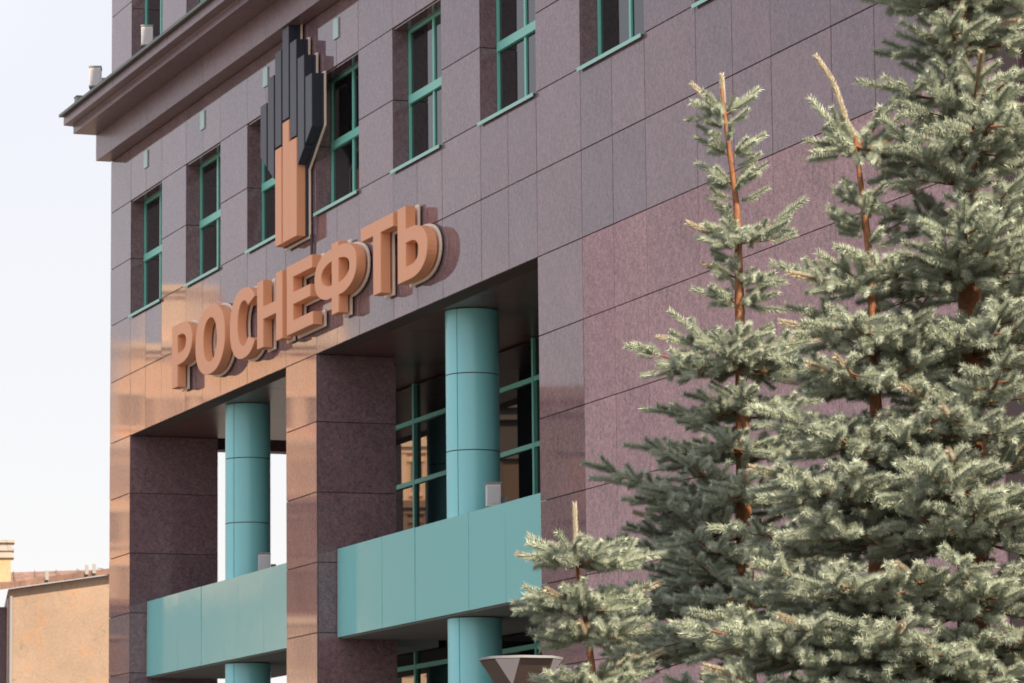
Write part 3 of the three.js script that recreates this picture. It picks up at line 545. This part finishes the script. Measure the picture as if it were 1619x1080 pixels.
// the crooked leader between the slim spruce and the big one
spruce(202, 'spruce with a crooked bare leader, between the slim tree and the big dense tree', 11.9, [[1352, 215], [1362, 300], [1372, 380], [1378, 450], [1384, 600], [1386, 800], [1388, 1080]], .007, [
  [232, [[1284, 170, .0], [1284, 230, -.05], [1292, 248, -.1], [1420, 160, .1], [1470, 200, .1], [1440, 240, -.15]]],
  [450, [[1222, 424, -.05], [1250, 440, -.2], [1290, 405, -.1], [1470, 420, .1]]], [520, [[1246, 492, -.1], [1258, 535, -.2], [1330, 500, -.4]]],
  [610, [[1230, 575, -.1], [1244, 610, .05], [1320, 570, -.4]]], [700, [[1238, 682, -.2], [1300, 690, -.4]]], [775, [[1190, 748, -.25], [1240, 770, -.4], [1330, 740, -.5]]],
  [940, [[1304, 914, -.6], [1240, 900, -.2]]], [1010, [[1066, 994, -.3], [1100, 975, -.4], [1150, 1000, -.5], [1230, 980, -.6]]],
], (f) => {
  const p = f.trunkAt(f.y(222)), a = f.loc(at(1338, 190, 11.9)), b = f.loc(at(1318, 130, 11.9)), c = f.loc(at(1288, 86, 11.9));
  for (const [u, v] of [[p, a], [a, b], [b, c]]) leader(f, u, v.clone().sub(u), u.distanceTo(v) * 1.02, .085);
  sprigs(f, f.y(430), f.y(270), 22, .075);
  for (const [y, n, l] of [[530, 3, .2], [600, 4, .24], [680, 4, .28], [760, 4, .32], [850, 5, .36], [935, 5, .4], [1020, 6, .46], [1100, 6, .5]]) ring(f, f.y(y), n, l, .04, f.r() * 6);
});
// the big dense spruce at the right
spruce(303, 'largest and densest spruce, at the right edge with its top out of view', 12, [[1508, -560], [1510, -330], [1514, -100], [1518, 60], [1530, 270], [1534, 560], [1538, 800], [1540, 1080]], .008, [
  [45, [[1412, 2, 0], [1606, 40, -.1], [1600, 10, .1]]], [85, [[1424, 62, 0], [1440, 50, -.15], [1619, 45, .1]]], [140, [[1422, 105, .05], [1480, 100, -.2]]],
  [215, [[1500, 140, -.3], [1553, 90, -.35], [1600, 140, -.3], [1590, 180, -.45], [1412, 150, .1]]], [300, [[1400, 200, -.2], [1440, 230, -.35], [1620, 200]]], [380, [[1430, 300, 0], [1640, 290, -.2]]],
  [440, [[1478, 372, -.45], [1525, 325, -.5], [1580, 350, -.5], [1605, 320, -.35], [1450, 420, -.1]]], [540, [[1420, 500, -.2], [1640, 430, -.3], [1600, 480, -.5]]], [640, [[1400, 560, -.2], [1430, 620, -.4], [1600, 560, -.55]]],
  [760, [[1320, 690, -.35], [1400, 680, -.5], [1500, 720, -.6], [1640, 700, -.3]]], [860, [[1330, 790, -.3], [1430, 800, -.55], [1540, 790, -.6], [1650, 830, -.3]]], [960, [[1320, 920, -.5], [1420, 900, -.6], [1560, 930, -.6]]], [1050, [[1250, 1010, -.3], [1330, 1000, -.6], [1450, 1010, -.7]]],
], (f) => {
  sprigs(f, f.y(60), f.y(-540), 46, .08);
  for (const [y, n, l] of [[-480, 5, .12], [-410, 6, .18], [-340, 6, .22], [-270, 7, .26], [-200, 7, .28], [-130, 7, .3], [-60, 6, .28], [0, 4, .22], [70, 3, .17], [150, 3, .18], [245, 5, .26], [340, 4, .28], [445, 6, .34], [565, 6, .38], [685, 6, .44], [800, 7, .5], [915, 7, .56], [1030, 8, .64], [1150, 8, .7]]) ring(f, f.y(y), n, l, .06, f.r() * 6);
});
// the smallest one
spruce(404, 'smallest spruce, at the left, with a single upright tan leader shoot', 12.4, [[911, 868], [916, 930], [928, 990], [934, 1040], [938, 1080]], .005, [
  [885, [[850, 862, 0], [846, 888, -.08], [884, 852, -.15], [985, 862, -.1], [1045, 884, .1], [960, 880, -.25]]], [960, [[820, 974, -.05], [838, 952, -.1], [862, 938, -.2], [1000, 950, -.1], [1040, 930, .1]]],
  [1010, [[880, 1010, -.1], [1010, 985, -.2]]], [1075, [[990, 1050, .05], [1040, 1040, .1]]],
], (f) => {
  const p = f.trunkAt(f.y(872)); leader(f, p, f.loc(at(908, 790, 12.4)).sub(p), .165, .07);
  for (const [y, n, l] of [[895, 2, .09], [960, 3, .12], [1010, 3, .10], [1085, 4, .09], [1170, 4, .12]]) ring(f, f.y(y), n, l, .1, f.r() * 6);
});

renderer.render(scene, camera);
